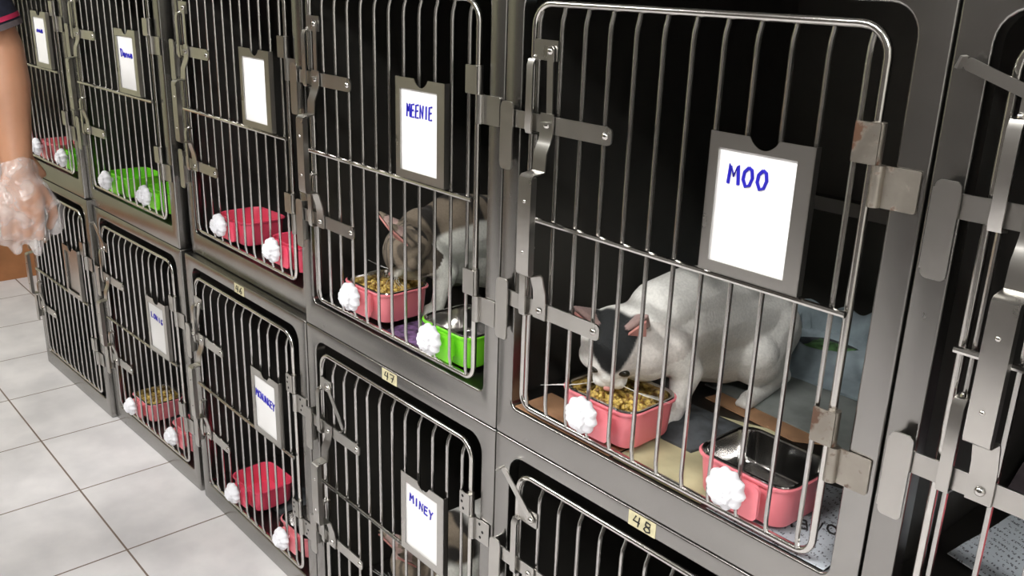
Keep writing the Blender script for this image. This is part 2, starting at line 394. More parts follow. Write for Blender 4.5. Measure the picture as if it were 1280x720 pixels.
def cage(name_z, xl, yl, xr, yr, z0, label, o):
    dx, dy = xr-xl, yr-yl; L = math.hypot(dx, dy); sx = L/W
    root = empty('cat_cage', (xl,yl,z0), math.atan2(dy,dx), scale=(sx,1,o.get('sz',1)))
    tag(root, label, 'cat cage', 'stainless steel cat cages in two rows')
    hm = M['rust'] if o.get('rust') else M['plate']; holes = o.get('holes', False)
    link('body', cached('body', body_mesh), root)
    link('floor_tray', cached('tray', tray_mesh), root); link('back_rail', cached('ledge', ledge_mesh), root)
    for z in (0.421, 0.168): link('keeper_tab', cached('keeper', keeper_mesh), root, (0,0,z))
    for z in (0.473, 0.170): 
        q = link('frame_hinge', cached(('bl',hm.name,holes), lambda: body_leaf(hm, holes)), root, (0,0,z))
        if o.get('rust'): q['label'] = 'rust stained frame hinge'
    d = link('door', cached('door', door_frame_mesh), root)
    for x in BAR_X: link('bar', cached(('bar', z0 > 0.3), lambda: bar_mesh(-0.0040 if z0 > 0.3 else -0.0066)), d, (x,0,0))
    link('cross_rod', cached('rod', rod_mesh), d)
    for z in (0.492, 0.234):
        link('latch_arm', cached('arm', arm_mesh), d, (0,0,z)); link('latch_guide', cached('guide', guide_mesh), d, (0,0,z))
    link('latch_handle', cached('grip', grip_mesh), d)
    link('link_plate', cached('lp', linkplate_mesh), d)
    link('link_strip', cached('ls', link_mesh), d, (0.104,0,0.586), (0,o.get('swing',0),0))
    for z in (0.514, 0.211): link('hinge_leaf', cached(('dl',hm.name,holes), lambda: door_leaf(hm, holes)), d, (0,0,z))
    lx = o.get('card_x', 0.367)
    if lx is not None: link('card_holder', cached('holder', holder_mesh), d, (lx,0,0.366))
    if o.get('number'):
        mb = MB(); mb.box(0.279,0.326,-0.0006,0.0002,0.6645,0.6865,M['tape']); st = build(mb, 'number_sticker', root, False)
        st['label'] = 'beige tape sticker reading '+o['number']
        mb = MB(); writing(mb, o['number'], 0.287, 0.6680, 0.323, 0.0150, 0, 0.0011, -0.0010, M['black_ink'], 0.15); build(mb, 'writing', st)
    root['_'] = 0; del root['_']
    o['root'] = root; o['L'] = L; o['e'] = Vector((dx/L, dy/L, 0)); o['n'] = Vector((-dy/L, dx/L, 0)); o['o'] = Vector((xl,yl,z0)); o['sx'] = sx
    return o
def pos(o, u, y, z):        # point of a unit -> world
    return o['o'] + o['e']*(u*o['sx']) + o['n']*y + Vector((0,0,z*o.get('sz',1)))
def ang(o): return math.atan2(o['e'].y, o['e'].x)

UP = 0.690
U = {
 'U0': dict(swing=math.radians(110), card_x=0.40), 'U1': dict(swing=math.radians(-2), rust=True, number=None), 'U2': dict(card_x=0.362),
 'U3': dict(card_x=0.380), 'U4': dict(card_x=0.372), 'U5': dict(card_x=0.393),
 'L0': dict(), 'L1': dict(swing=math.radians(132), number='48', holes=True), 'L2': dict(swing=math.radians(-38), number='47', holes=True), 'L3': dict(number='46', swing=math.radians(20), holes=True, card_x=0.380),
 'L4': dict(swing=math.radians(132), card_x=0.393), 'L5': dict(card_x=0.395, sz=1.0217),
}
cage(0, 0.0,0.0, 0.605,0.0, UP, 'stainless steel cage cut off by the right edge of the photo, newspaper inside', U['U0'])
cage(0, -0.605,0.0, 0.0,0.0, UP, 'large stainless steel cage with rusty hinges holding the white cat with a black crown', U['U1'])
cage(0, -1.198,0.0, -0.605,0.0, UP, 'stainless steel cage holding the tabby and white cat, pink and green bowls on its door', U['U2'])
cage(0, -1.803,0.02, -1.206,0.02, UP, 'stainless steel cage with two empty bright pink bowls and a blank card', U['U3'])
cage(0, -2.425,-0.022, -1.828,0.0, UP, 'stainless steel cage with two green bowls side by side on its door', U['U4'])
cage(0, -3.02,-0.057, -2.428,-0.035, 0.705, 'stainless steel cage at the far left end of the upper row beside the bare arm', U['U5'])
cage(0, 0.0,0.0, 0.605,0.0, 0, 'lower stainless steel cage at the right end of the lower row', U['L0'])
cage(0, -0.605,0.0, 0.0,0.0, 0, 'lower stainless steel cage with sticker 48 on its top edge, below the white cat', U['L1'])
cage(0, -1.198,0.0, -0.605,0.0, 0, 'lower stainless steel cage with sticker 47 and the MINEY card on its door', U['L2'])
cage(0, -1.803,0.0, -1.201,0.0, 0, 'lower stainless steel cage with sticker 46 and an empty deep pink bowl', U['L3'])
cage(0, -2.408,-0.022, -1.826,0.0, 0, 'lower stainless steel cage with the LONIG card on its door', U['L4'])
cage(0, -3.0,-0.059, -2.413,-0.036, 0, 'stainless steel cage at the far left of the lower row with an empty card holder', U['L5'])

# ------------------------------------------------------------------ name cards
def card(key, label, text=None, tx=(0.15,0.8), tz=0.72, th=0.14, slope=0, w=0.0014, gap=0.22):
    o = U[key]; cx = o.get('card_x', 0.367)
    root_loc = pos(o, cx+0.010, -0.0180, 0.366+0.010)
    mb = MB(); cw, ch = 0.1040, 0.133
    mb.poly_y(rrect(0,cw,0,ch,0.002,2), -0.0004, 0.0004, M['paper'])
    c = build(mb, 'name_card', None, False, root_loc, (0,0,ang(o)))
    tag(c, label, 'card', 'name cards in the steel holders')
    if text:
        mb = MB(); writing(mb, text, 0.004+tx[0]*0.092, tz*ch, 0.004+tx[1]*0.092, th*ch, slope, w, -0.0010, None, gap)
        build(mb, 'writing', c)
card('U1', 'white name card with MOO in blue marker', 'MOO', (0.14,0.72), 0.70, 0.155, 0.0, 0.0021)
card('U2', 'white name card with MEENIE in blue marker', 'MEENIE', (0.15,0.90), 0.66, 0.15, 0.02, 0.0014)
card('L2', 'white name card with MINEY in blue marker', 'MINEY', (0.12,0.90), 0.72, 0.12, -0.12, 0.0014)
card('U3', 'blank white card with no writing, above the empty bright pink bowls')
card('U4', 'white name card with a short blue scribble starting with D, above the green bowls', 'Danxa', (0.15,0.90), 0.60, 0.14, 0, 0.0016, 0.0)
card('U5', 'white name card with a tiny blue scribble, leftmost card beside the bare arm', 'nxa', (0.2,0.75), 0.66, 0.12, 0, 0.0018, 0.0)
card('L4', 'white name card with LONIG in pale blue marker', 'LONIG', (0.12,0.92), 0.68, 0.11, -0.1, 0.0013)
card('L3', 'white name card with a long blue name on the cage with sticker 46', 'MCNUNKEY', (0.02,0.98), 0.60, 0.13, -0.1, 0.0013, 0.08)

# ------------------------------------------------------------------ feeding bowls (local origin on the bar plane, y into cage, z = rim)
def ring(hx, hy, r, z, cy, seg=6): return [(x-0.007,y,z) for x,y in rrect(-hx,hx,cy-hy,cy+hy,r,seg)]
def tub_mesh(m):
    mb = MB(); cy = 0.066; hx, hy = 0.070, 0.057
    mb.loft([ring(hx-0.012,hy-0.012,0.018,-0.053,cy), ring(hx-0.0095,hy-0.0095,0.020,-0.056,cy), ring(hx-0.0075,hy-0.0075,0.022,-0.052,cy),
             ring(hx-0.0035,hy-0.0035,0.024,-0.006,cy), ring(hx,hy,0.026,-0.004,cy), ring(hx+0.0005,hy+0.0005,0.026,-0.001,cy), ring(hx-0.001,hy-0.001,0.026,0.0003,cy), ring(hx-0.004,hy-0.004,0.023,-0.0005,cy),
             ring(hx-0.006,hy-0.006,0.022,-0.006,cy), ring(hx-0.0105,hy-0.0105,0.020,-0.048,cy), ring(hx-0.016,hy-0.016,0.016,-0.0515,cy)], m, True, True)
    return mb.mesh('tub', True)
def insert_mesh():
    mb = MB(); cy = 0.066; hx, hy = 0.0655, 0.0525
    mb.loft([ring(hx+0.0025,hy+0.0025,0.025,0.0008,cy), ring(hx+0.002,hy+0.002,0.025,0.0022,cy), ring(hx-0.001,hy-0.001,0.022,0.0022,cy), ring(hx-0.003,hy-0.003,0.021,0.0005,cy),
             ring(hx-0.004,hy-0.004,0.021,-0.005,cy), ring(hx-0.0065,hy-0.0065,0.020,-0.036,cy), ring(hx-0.010,hy-0.010,0.018,-0.042,cy), ring(hx-0.017,hy-0.017,0.013,-0.0435,cy)], M['mirror'], False, True)
    return mb.mesh('steel_liner', True)
def mount_mesh(m):
    mb = MB(); mb.poly_y(rrect(-0.034,0.034,-0.047,-0.001,0.008,4), -0.0028, 0.0022, m); mb.box(-0.024,0.024,0.002,0.0135,-0.040,-0.006,m)
    return mb.mesh('mounting_plate', True)
def knob_mesh():
    mb = MB(); m = M['white']; N = 60
    def rg(r, y, amp): return [((r+amp*math.cos(10*2*PI*k/N))*math.cos(2*PI*k/N), y, (r+amp*math.cos(10*2*PI*k/N))*math.sin(2*PI*k/N)) for k in range(N)]
    mb.loft([rg(0.010,-0.009,0), rg(0.011,-0.012,0), rg(0.022,-0.013,0.0012), rg(0.0245,-0.015,0.0016), rg(0.0255,-0.019,0.0018), rg(0.0250,-0.023,0.0018), rg(0.022,-0.0275,0.0016),
             rg(0.0165,-0.030,0.0010), rg(0.0155,-0.0345,0.0010), rg(0.012,-0.037,0.0006), rg(0.004,-0.0375,0)], m, True, True)
    for dz in (0.006,0,-0.006): mb.box(-0.009,0.009,-0.0385,-0.0365,dz-0.0010,dz+0.0010,m)
    mb.cyl((0,-0.009,0),(0,1,0),0.006,0.012,m,12)
    return mb.mesh('knob', True)
def food_mesh(seed=3):
    mb = MB(); rnd = random.Random(seed); cy = 0.066
    g = 14; hx, hy = 0.054, 0.042; vs = []; fs = []
    for i in range(g+1):
        for j in range(g+1):
            x = -hx+2*hx*i/g; y = cy-hy+2*hy*j/g; z = -0.020+0.006*noise.noise(Vector((x*60,y*60,seed)))
            vs.append((x-0.007,y,z))
    for i in range(g):
        for j in range(g): fs.append((i*(g+1)+j,(i+1)*(g+1)+j,(i+1)*(g+1)+j+1,i*(g+1)+j+1))
    n0 = len(vs)
    edge = [i*(g+1) for i in range(g+1)]+[g*(g+1)+j for j in range(1,g+1)]+[i*(g+1)+g for i in range(g-1,-1,-1)]+[j for j in range(g-1,0,-1)]
    for e in edge: vs.append(((vs[e][0]+0.007)*0.93-0.007, cy+(vs[e][1]-cy)*0.93, -0.042))
    for a in range(len(edge)): b = (a+1)%len(edge); fs.append((edge[a],edge[b],n0+b,n0+a))
    fs.append(tuple(n0+a for a in range(len(edge))))
    mb.add(vs, fs, M['food'])
    for k in range(150):
        x = rnd.uniform(-hx+0.006,hx-0.006); y = cy+rnd.uniform(-hy+0.005,hy-0.005); r = rnd.uniform(0.003,0.0058); z = -0.018+rnd.uniform(0,0.008)
        a = Vector((rnd.uniform(-1,1),rnd.uniform(-1,1),rnd.uniform(-.3,.5))).normalized()*r
        c = Vector((x-0.007,y,z)); mb.tube([c-a, c-a*0.5, c+a*0.5, c+a], [r*0.45, r*0.85, r*0.85, r*0.4], M['food'], 6)
    return mb.mesh('cat_food', True)
def bowl(key, u, z, colour, label, insert=False, food=None, rz=0, sc_=1.0):
    o = U[key]; p = pos(o, u, -0.0005, z)
    r = empty('feeding_bowl', p, ang(o)+rz, scale=(sc_,)*3); tag(r, label, 'bowl', 'feeding bowls clamped inside the cage doors')
    m = M[colour]
    link('tub', cached(('tub',colour), lambda: tub_mesh(m)), r); link('mounting_plate', cached(('mp',colour), lambda: mount_mesh(m)), r)
    k = link('knob', cached('knob', knob_mesh), r, (0,0,-0.010)); k.rotation_euler = (0, random.uniform(0,0.6), 0); k['label'] = 'white scalloped plastic knob outside the bars'
    if insert: link('steel_liner', cached('insert', insert_mesh), r)
    if food:
        f = link('cat_food', food_mesh(len(food)), None, p, (0,0,ang(o)+rz)); f.scale = (sc_,)*3
        tag(f, food, 'cat food', None, 'stuff')
RIM = 0.122
bowl('U1', 0.199, RIM, 'pink', 'pink feeding bowl full of food under the white cat', True, 'yellow brown cat food in the bowl the white cat eats from', 0.02)
bowl('U1', 0.437, RIM-0.001, 'pink', 'pink feeding bowl with an empty shiny steel liner beside the newspaper, below the MOO card', True, None, -0.02)
bowl('U2', 0.207, RIM+0.004, 'pink', 'pink feeding bowl full of food under the tabby and white cat', True, 'yellow cat food in the bowl the tabby and white cat eats from', 0.02)
bowl('U2', 0.452, RIM-0.001, 'green', 'lime green feeding bowl with a dark steel liner in the cage with the MEENIE card', True, None, 0)
bowl('U3', 0.222, RIM+0.006, 'hotpink', 'empty bright pink feeding bowl, left one of the two below the blank card', False, None, 0.03)
bowl('U3', 0.478, RIM+0.008, 'hotpink', 'empty bright pink feeding bowl, right one of the two below the blank card', False, None, 0)
bowl('U4', 0.205, RIM-0.002, 'green', 'lime green feeding bowl, left one of the two side by side green bowls', False, None, 0)
bowl('U4', 0.462, RIM+0.004, 'green', 'lime green feeding bowl, right one of the two side by side green bowls', False, None, 0)
bowl('U5', 0.285, RIM, 'pink', 'pink feeding bowl at the far left of the upper row beside the bare arm', False, None, 0)
bowl('U5', 0.510, RIM, 'green', 'lime green feeding bowl in the far left upper cage', False, None, 0)
bowl('L4', 0.190, RIM+0.004, 'pink', 'pink feeding bowl with food in the lower cage with the LONIG card', True, 'brown cat food in the bowl of the cage with the LONIG card', 0)
bowl('L4', 0.480, RIM+0.018, 'pink', 'pink feeding bowl at the right of the lower cage with the LONIG card', False, None, 0)
bowl('L3', 0.232, RIM+0.014, 'hotpink', 'empty deep pink feeding bowl in the lower cage with sticker 46', False, None, 0.03)
bowl('L3', 0.482, RIM+0.014, 'pink', 'pink feeding bowl with dark steel liner, right bowl in the cage with sticker 46', True, None, 0)
bowl('U0', 0.250, RIM-0.006, 'pink', 'pink feeding bowl at the bottom right corner of the photo', False, None, 0)

# ------------------------------------------------------------------ cloths and papers on the tray floors
TZ = 0.0536
def cloth(key, pts_fn, nu, nv, mat, label, cat, name, thick=0.003, group=None):
    o = U[key]; mb = MB(); top = []; 
    for i in range(nu+1):
        for j in range(nv+1):
            u, y, z = pts_fn(i/nu, j/nv); top.append(Vector((u, y, z)))
    n = len(top); vs = [v+Vector((0,0,thick)) for v in top]+top; w = nv+1; fs = []
    for i in range(nu):
        for j in range(nv):
            a = i*w+j; fs.append((a,a+w,a+w+1,a+1)); fs.append((n+a,n+a+1,n+a+w+1,n+a+w))
    per = [i*w for i in range(nu+1)]+[nu*w+j for j in range(1,w)]+[i*w+nv for i in range(nu-1,-1,-1)]+[j for j in range(nv-1,0,-1)]
    for a in range(len(per)):
        b = (a+1)%len(per); fs.append((per[a],n+per[a],n+per[b],per[b]))
    mb.add(vs, fs, mat)
    ob = build(mb, name, None, True, pos(o,0,0,TZ), (0,0,ang(o))); tag(ob, label, cat, group); return ob
def nz(x, y, s=12, seed=0): return noise.noise(Vector((x*s, y*s, seed)))
def quad(c0, c1, c2, c3, amp=0.0015, seed=0, s=14, base=0.0006):
    def f(a, b):
        x = (c0[0]*(1-a)+c1[0]*a)*(1-b)+(c3[0]*(1-a)+c2[0]*a)*b
        y = (c0[1]*(1-a)+c1[1]*a)*(1-b)+(c3[1]*(1-a)+c2[1]*a)*b
        return x, y, base+amp*(1+nz(x,y,s,seed))
    return f
# MOO's cage (u = X + 0.605)
cloth('U1', quad((0.40,0.004),(0.563,0.004),(0.563,0.20),(0.44,0.17),0.0006,1), 10, 10, M['news'], 'folded newspaper under the shiny lined pink bowl beside the right post', 'newspaper', 'newspaper', 0.0012)
GL['V'] = [[(0,1),(.4,0),(.85,1)]]
mb = MB(); writing(mb, 'MOVEMON', 0.0, 0.0, 0.125, 0.020, 0, 0.0014, 0.0, M['black_ink'])
hl = build(mb, 'headline', bpy.data.objects['newspaper']); hl.location = (0.553,0.088,0.0030); hl.rotation_euler = (PI/2, 0, math.radians(212)); hl.rotation_mode = 'XYZ'
cloth('U1', quad((0.24,0.006),(0.39,0.006),(0.34,0.255),(0.235,0.22),0.0006,2), 8, 8, M['khaki'], 'yellowish green paper sheet lying between the two pink bowls under the white cat', 'paper', 'paper_sheet', 0.0010)
cloth('U1', quad((0.04,0.004),(0.235,0.004),(0.235,0.08),(0.04,0.08),0.0005,3), 6, 6, M['cardboard'], 'brown cardboard strip at the front edge under the pink bowl of the white cat', 'cardboard', 'cardboard_sheet', 0.0016)
cloth('U1', quad((0.20,0.262),(0.37,0.245),(0.42,0.285),(0.21,0.32),0.0006,4), 8, 6, M['cardboard'], 'orange brown cardboard piece by the hind paw of the white cat', 'cardboard', 'cardboard_sheet', 0.0016)
def slate_fn(a, b):
    x = 0.16+0.14*a+0.02*b; y = 0.10+0.12*b
    return x, y, 0.002+0.012*max(0, math.sin(PI*a))*max(0, math.sin(PI*b))*(1+0.8*nz(x,y,40,5))
cloth('U1', slate_fn, 20, 20, M['slate'], 'dark slate rag under the front paw of the white cat', 'cloth', 'rag', 0.004)
def blanket_fn(a, b):
    x = 0.10+0.485*a; y = 0.43+0.235*b
    h = 0.004+0.007*(1+nz(x,y,16,6))+0.012*max(0,nz(x+0.5*y,y,30,9))
    cx, cy = 0.235, 0.560; d = math.hypot((x-cx)/0.110, (y-cy)/0.082)
    h += (0.050 if y > cy else 0.050-0.30*(cy-y))*math.exp(-((d-1)/0.26)**2)*(1+0.35*nz(x,y,20,3))
    if d < 0.8: h = min(h, 0.006+0.04*max(0,d-0.5))
    return x, y, h*(min(1, b*9))+0.009
cloth('U1', blanket_fn, 80, 60, M['bluecloth'], 'blue grey blanket bunched into a nest behind the white cat', 'blanket', 'blanket', 0.004)
M['padcloth'] = simple('grey_green_pad', (0.215,0.235,0.225), 0.95, noise_scale=14, vary=0.25, bump=0.4)
def pad_fn(a, b):
    x = 0.17+0.415*a; y = 0.300-0.035*a+0.22*b
    return x, y, 0.0012+0.0035*(1+nz(x,y,20,16))*min(1,b*8+0.2)
cloth('U1', pad_fn, 50, 30, M['padcloth'], 'flat grey pad under the hind feet of the white cat', 'pad', 'pad', 0.003)
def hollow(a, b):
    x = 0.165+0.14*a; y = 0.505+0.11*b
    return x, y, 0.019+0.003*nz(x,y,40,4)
cloth('U1', hollow, 10, 8, M['slate'], 'dark sheet painting the shade in the hollow of the blue grey blanket', 'cloth', 'rag', 0.003)  # not a real rag: dark sheet added to paint the nest's inner shade
def greenpad(a, b):
    x = 0.205+0.07*a; y = 0.520+0.06*b
    return x, y, 0.024+0.006*math.sin(PI*a)*math.sin(PI*b)+0.004*nz(x,y,60,3)
M['greencloth'] = simple('green_print_cloth', (0.10,0.22,0.08), 0.9, noise_scale=60, vary=0.6)
cloth('U1', greenpad, 10, 10, M['greencloth'], 'small green scrap lying in the hollow of the blue grey blanket', 'cloth', 'cloth_scrap', 0.004)
# MEENIE's cage
def c2(a, b):
    x = 0.30+0.26*a; y = 0.075+0.22*b
    return x, y, 0.003+0.022*math.sin(PI*min(1,a*1.1))*math.sin(PI*b)*(1+0.7*nz(x,y,25,8))
cloth('U2', c2, 24, 20, M['slate'], 'crumpled dark grey cloth beside the tabby and white cat', 'cloth', 'rag', 0.004)
M['purple'] = simple('purple_print', (0.13,0.07,0.17), 0.9, noise_scale=70, vary=0.7)
cloth('U2', quad((0.26,0.006),(0.40,0.006),(0.40,0.09),(0.25,0.12),0.003,9,60), 12, 8, M['purple'], 'dark purple printed cloth by the front edge between the pink and green bowls', 'cloth', 'printed_cloth', 0.002)
# right cage
cloth('U0', quad((0.035,0.14),(0.20,0.10),(0.33,0.40),(0.06,0.42),0.004,10,12), 14, 14, M['news'], 'newspaper with a pink edge on the floor of the cage at the right edge', 'newspaper', 'newspaper', 0.0012)
def c0(a, b):
    x = 0.02+0.50*a; y = 0.34+0.28*b
    return x, y, 0.003+0.045*math.sin(PI*b)*(1+0.7*nz(x,y,11,12))+0.01*nz(x,y,30,2)*min(1,b*6)+0.002
cloth('U0', c0, 40, 30, M['darkcloth'], 'dark rumpled blanket at the back of the cage at the right edge', 'blanket', 'blanket', 0.004)
mb = MB(); mb.tube([(0.198,0.098,0.006),(0.25,0.21,0.007),(0.33,0.40,0.008)], 0.0025, M['hotpink'], 6)
pe = build(mb, 'pink_ribbon', None, True, pos(U['U0'],0,0,TZ), (0,0,0)); tag(pe, 'pink band along the edge of the newspaper in the cage at the right edge', 'ribbon')
# sibling cages below
def c3(a, b):
    x = 0.22+0.33*a; y = 0.07+0.35*b
    return x, y, 0.003+0.02*math.sin(PI*a)*math.sin(PI*b)*(1+0.8*nz(x,y,22,18))
cloth('L3', c3, 20, 20, M['slate'], 'dark grey cloth behind the pink bowls in the cage with sticker 46', 'cloth', 'rag', 0.004)
cloth('L4', c3, 20, 20, M['slate'], 'dark grey cloth behind the pink bowls in the cage with the LONIG card', 'cloth', 'rag', 0.004)

# ------------------------------------------------------------------ organic bodies: capsules fused to one surface
def sphere_pts(mb, c, r, m, sc3=(1,1,1), rot=None, nu=20, nv=12):
    c = Vector(c); rot = rot or Matrix.Identity(3); vs = []; fs = []
    for i in range(nv+1):
        th = PI*i/nv
        for j in range(nu):
            ph = 2*PI*j/nu; v = Vector((math.sin(th)*math.cos(ph)*sc3[0], math.sin(th)*math.sin(ph)*sc3[1], math.cos(th)*sc3[2]))*r
            vs.append(c+rot@v)
    for i in range(nv):
        for j in range(nu): fs.append((i*nu+j,(i+1)*nu+j,(i+1)*nu+(j+1)%nu,i*nu+(j+1)%nu))
    mb.add(vs, fs, m)
def capsule(mb, a, b, ra, rb, m, n=9):
    a = Vector(a); b = Vector(b); d = b-a; L = d.length
    if L < 1e-5: return
    d.normalize(); k = 5; P = []; R = []
    for i in range(k): t = PI/2*(1-i/k); P.append(a-d*ra*math.sin(t)*0.999); R.append(max(ra*math.cos(t), ra*0.05))
    P += [a, b]; R += [ra, rb]
    for i in range(1,k+1): t = PI/2*i/k; P.append(b+d*rb*math.sin(t)*0.999); R.append(max(rb*math.cos(t), rb*0.05))
    mb.tube(P, R, m, 18)
def chain(mb, pts, rad, m):
    for i in range(len(pts)-1): capsule(mb, pts[i], pts[i+1], rad[i], rad[i+1], m)
def fuse(mb, name, voxel, smooth_it=6, mat=None, fac=0.5):
    me = mb.mesh(name+'_src'); ob = bpy.data.objects.new('tmp', me); C.objects.link(ob)
    r = ob.modifiers.new('r','REMESH'); r.mode = 'VOXEL'; r.voxel_size = voxel
    s = ob.modifiers.new('s','SMOOTH'); s.iterations = smooth_it; s.factor = fac
    dg = bpy.context.evaluated_depsgraph_get(); dg.update()
    out = bpy.data.meshes.new_from_object(ob.evaluated_get(dg)); out.name = name
    bpy.data.objects.remove(ob, do_unlink=True); bpy.data.meshes.remove(me)
    out.materials.clear(); out.materials.append(mat)
    out.polygons.foreach_set('material_index', [0]*len(out.polygons))
    out.polygons.foreach_set('use_smooth', [True]*len(out.polygons)); out.update()
    return out
def paint(me, fn):
    ca = me.color_attributes.new('Col', 'FLOAT_COLOR', 'POINT')
    buf = []
    for v in me.vertices:
        c = fn(v.co); buf += [c[0],c[1],c[2],1]
    ca.data.foreach_set('color', buf)
def mixc(a, b, t): t = max(0,min(1,t)); return tuple(a[i]*(1-t)+b[i]*t for i in range(3))
def sst(e0, e1, x): t = max(0,min(1,(x-e0)/(e1-e0))); return t*t*(3-2*t)

def make_cat(loc, rz, label, pat, hx=-0.03, hy=0.066, hz=0.118, pitch=55, yaw=0, scale=1.0, hs=1.0, hump=(0,0.135,0.172,0.056), rump=(0.0,0.375,0.105,0.078)):
    mb = MB(); m = M['fur']
    th = math.radians(pitch); ya = math.radians(yaw)
    Rz = Matrix.Rotation(ya, 3, 'Z'); Rx = Matrix.Rotation(th, 3, 'X')
    # head frame: forward -Y at rest; tilt the nose down
    Rh = Rz @ Rx
    h = Vector((hx,hy,hz))
    def hp(x, y, z): return h + Rh @ (Vector((x,y,z))*hs)
    # trunk
    chain(mb, [(-0.005,0.125,0.120),(0,0.19,0.135),(0,0.27,0.130),(rump[0],rump[1],rump[2])], [0.056,0.064,0.068,rump[3]], m)
    chain(mb, [hump[:3],(0,0.22,0.165),(0.0,0.31,0.145),(rump[0],rump[1],rump[2]+0.004)], [hump[3]*0.93,0.056,0.060,0.072], m)
    capsule(mb, (0,0.19,0.105), (0,0.31,0.082), 0.052, 0.069, m)
    # neck
    chain(mb, [(0,0.145,0.155),(hx*0.5,0.110,0.142),tuple(h+Rh@Vector((0,0.010,-0.004)))], [0.048,0.042,0.034*hs], m)
    chain(mb, [(0,0.13,0.120),(hx*0.6,0.095,0.120)], [0.047,0.036], m)
    # skull, cheeks, muzzle, ears
    sphere_pts(mb, hp(0,0,0), 0.0385*hs, m, (1.0,1.05,0.92), Rh)
    sphere_pts(mb, hp(0,-0.012,-0.004), 0.034*hs, m, (1.02,0.95,0.85), Rh)
    for s in (-1,1):
        sphere_pts(mb, hp(0.019*s,-0.014,-0.013), 0.020*hs, m, (1.05,1,0.9), Rh)
        sphere_pts(mb, hp(0.0085*s,-0.041,-0.014), 0.0115*hs, m, (1,1,0.85), Rh)
        # ear: flattened cone
        base = [hp(0.012*s,0.004,0.026), hp(0.036*s,0.010,0.010), hp(0.020*s,0.022,0.020)]
        tip = hp(0.040*s,0.010,0.068)
        ctr = (base[0]+base[1]+base[2])/3
        for q in (base[0], base[1], base[2], (base[0]+base[1])/2, (base[0]+base[2])/2, (base[1]+base[2])/2): capsule(mb, q, ctr+(tip-ctr)*0.96, 0.0052*hs, 0.0018*hs, m)
    chain(mb, [hp(0,-0.020,0.004), hp(0,-0.038,-0.006), hp(0,-0.044,-0.012)], [0.018*hs,0.0125*hs,0.010*hs], m)
    capsule(mb, hp(0,-0.028,-0.022), hp(0,-0.040,-0.024), 0.011*hs, 0.008*hs, m)
    # front legs
    for s in (-1,1):
        fx = 0.040*s
        chain(mb, [(0.026*s,0.145,0.125),(0.042*s,0.170,0.082),(fx,0.160,0.040),(fx,0.152,0.016)], [0.036,0.025,0.0155,0.0140], m)
        capsule(mb, (fx,0.150,0.0125), (fx,0.132,0.0115), 0.0135, 0.0130, m)
        for t in (-1,-0.33,0.33,1): capsule(mb, (fx+0.006*t,0.134,0.0095), (fx+0.0085*t,0.119,0.0075), 0.0065, 0.0060, m)
        # hind legs: thigh, knee forward, hock back, foot
        chain(mb, [(0.034*s,0.375,0.100),(0.056*s,0.325,0.068)], [0.058,0.045], m)
        chain(mb, [(0.062*s,0.315,0.078),(0.068*s,0.355,0.045),(0.068*s,0.385,0.026)], [0.038,0.028,0.0165], m)
        chain(mb, [(0.068*s,0.385,0.024),(0.072*s,0.330,0.014),(0.074*s,0.290,0.012)], [0.0145,0.0125,0.0140], m)
        for t in (-1,-0.33,0.33,1): capsule(mb, (0.074*s+0.006*t,0.292,0.0095), (0.075*s+0.0085*t,0.276,0.0075), 0.0065, 0.0058, m)
    # tail lying round the far hip
    chain(mb, [(0,0.435,0.105),(-0.02,0.470,0.060),(-0.06,0.470,0.026),(-0.105,0.435,0.020),(-0.125,0.39,0.018)], [0.018,0.0135,0.012,0.011,0.008], m)
    me = fuse(mb, 'cat', 0.0030, 5, m, 0.5)
    Ri = Rh.transposed()
    def headco(p): return (Ri @ (p-h))/hs
    paint(me, lambda p: pat(p, headco(p)))
    root = link('cat', me, None, loc, (0,0,rz)); root.scale = (scale,)*3; tag(root, label, 'cat')
    # face parts
    mbn = MB(); sphere_pts(mbn, hp(0,-0.0535,-0.0105), 0.0042*hs, M['catpink'], (1.2,0.8,0.8), Rh, 12, 8); build(mbn, 'nose', root)
    for s in (-1,1):
        mbe = MB(); sphere_pts(mbe, hp(0.0165*s,-0.0375,0.0035), 0.0062*hs, M['dark'], (1.15,0.7,0.75), Rh, 14, 9); build(mbe, 'eye', root)
        mbi = MB()
        a, b_, t = hp(0.016*s,-0.0025,0.028), hp(0.036*s,0.0030,0.014), hp(0.0385*s,0.0045,0.062)
        nrm = (b_-a).cross(t-a).normalized(); fr = Rh@Vector((0,-1,0))
        if nrm.dot(fr) < 0: nrm = -nrm
        off = nrm*0.0012
        mbi.add([a+off,b_+off,t+off,a-nrm*0.002,b_-nrm*0.002,t-nrm*0.002],[(0,1,2),(5,4,3),(0,3,4,1),(1,4,5,2),(2,5,3,0)],M['catpink']); build(mbi, 'inner_ear', root, False)
    mw = MB()
    for s in (-1,1):
        for k in range(5):
            p0 = hp(0.012*s,-0.046,-0.014); p2 = hp((0.055+0.004*k)*s,-0.050-0.004*k,-0.030+0.010*k); p1 = (p0+p2)/2+Rh@Vector((0,-0.004,0.004))
            mw.tube([p0,p1,p2],[0.00032,0.00028,0.00018],M['whisker'],5)
    build(mw, 'whiskers', root)
    return root
WHITE = (0.80,0.795,0.76); DK = (0.013,0.015,0.016); GREY = (0.30,0.305,0.29)
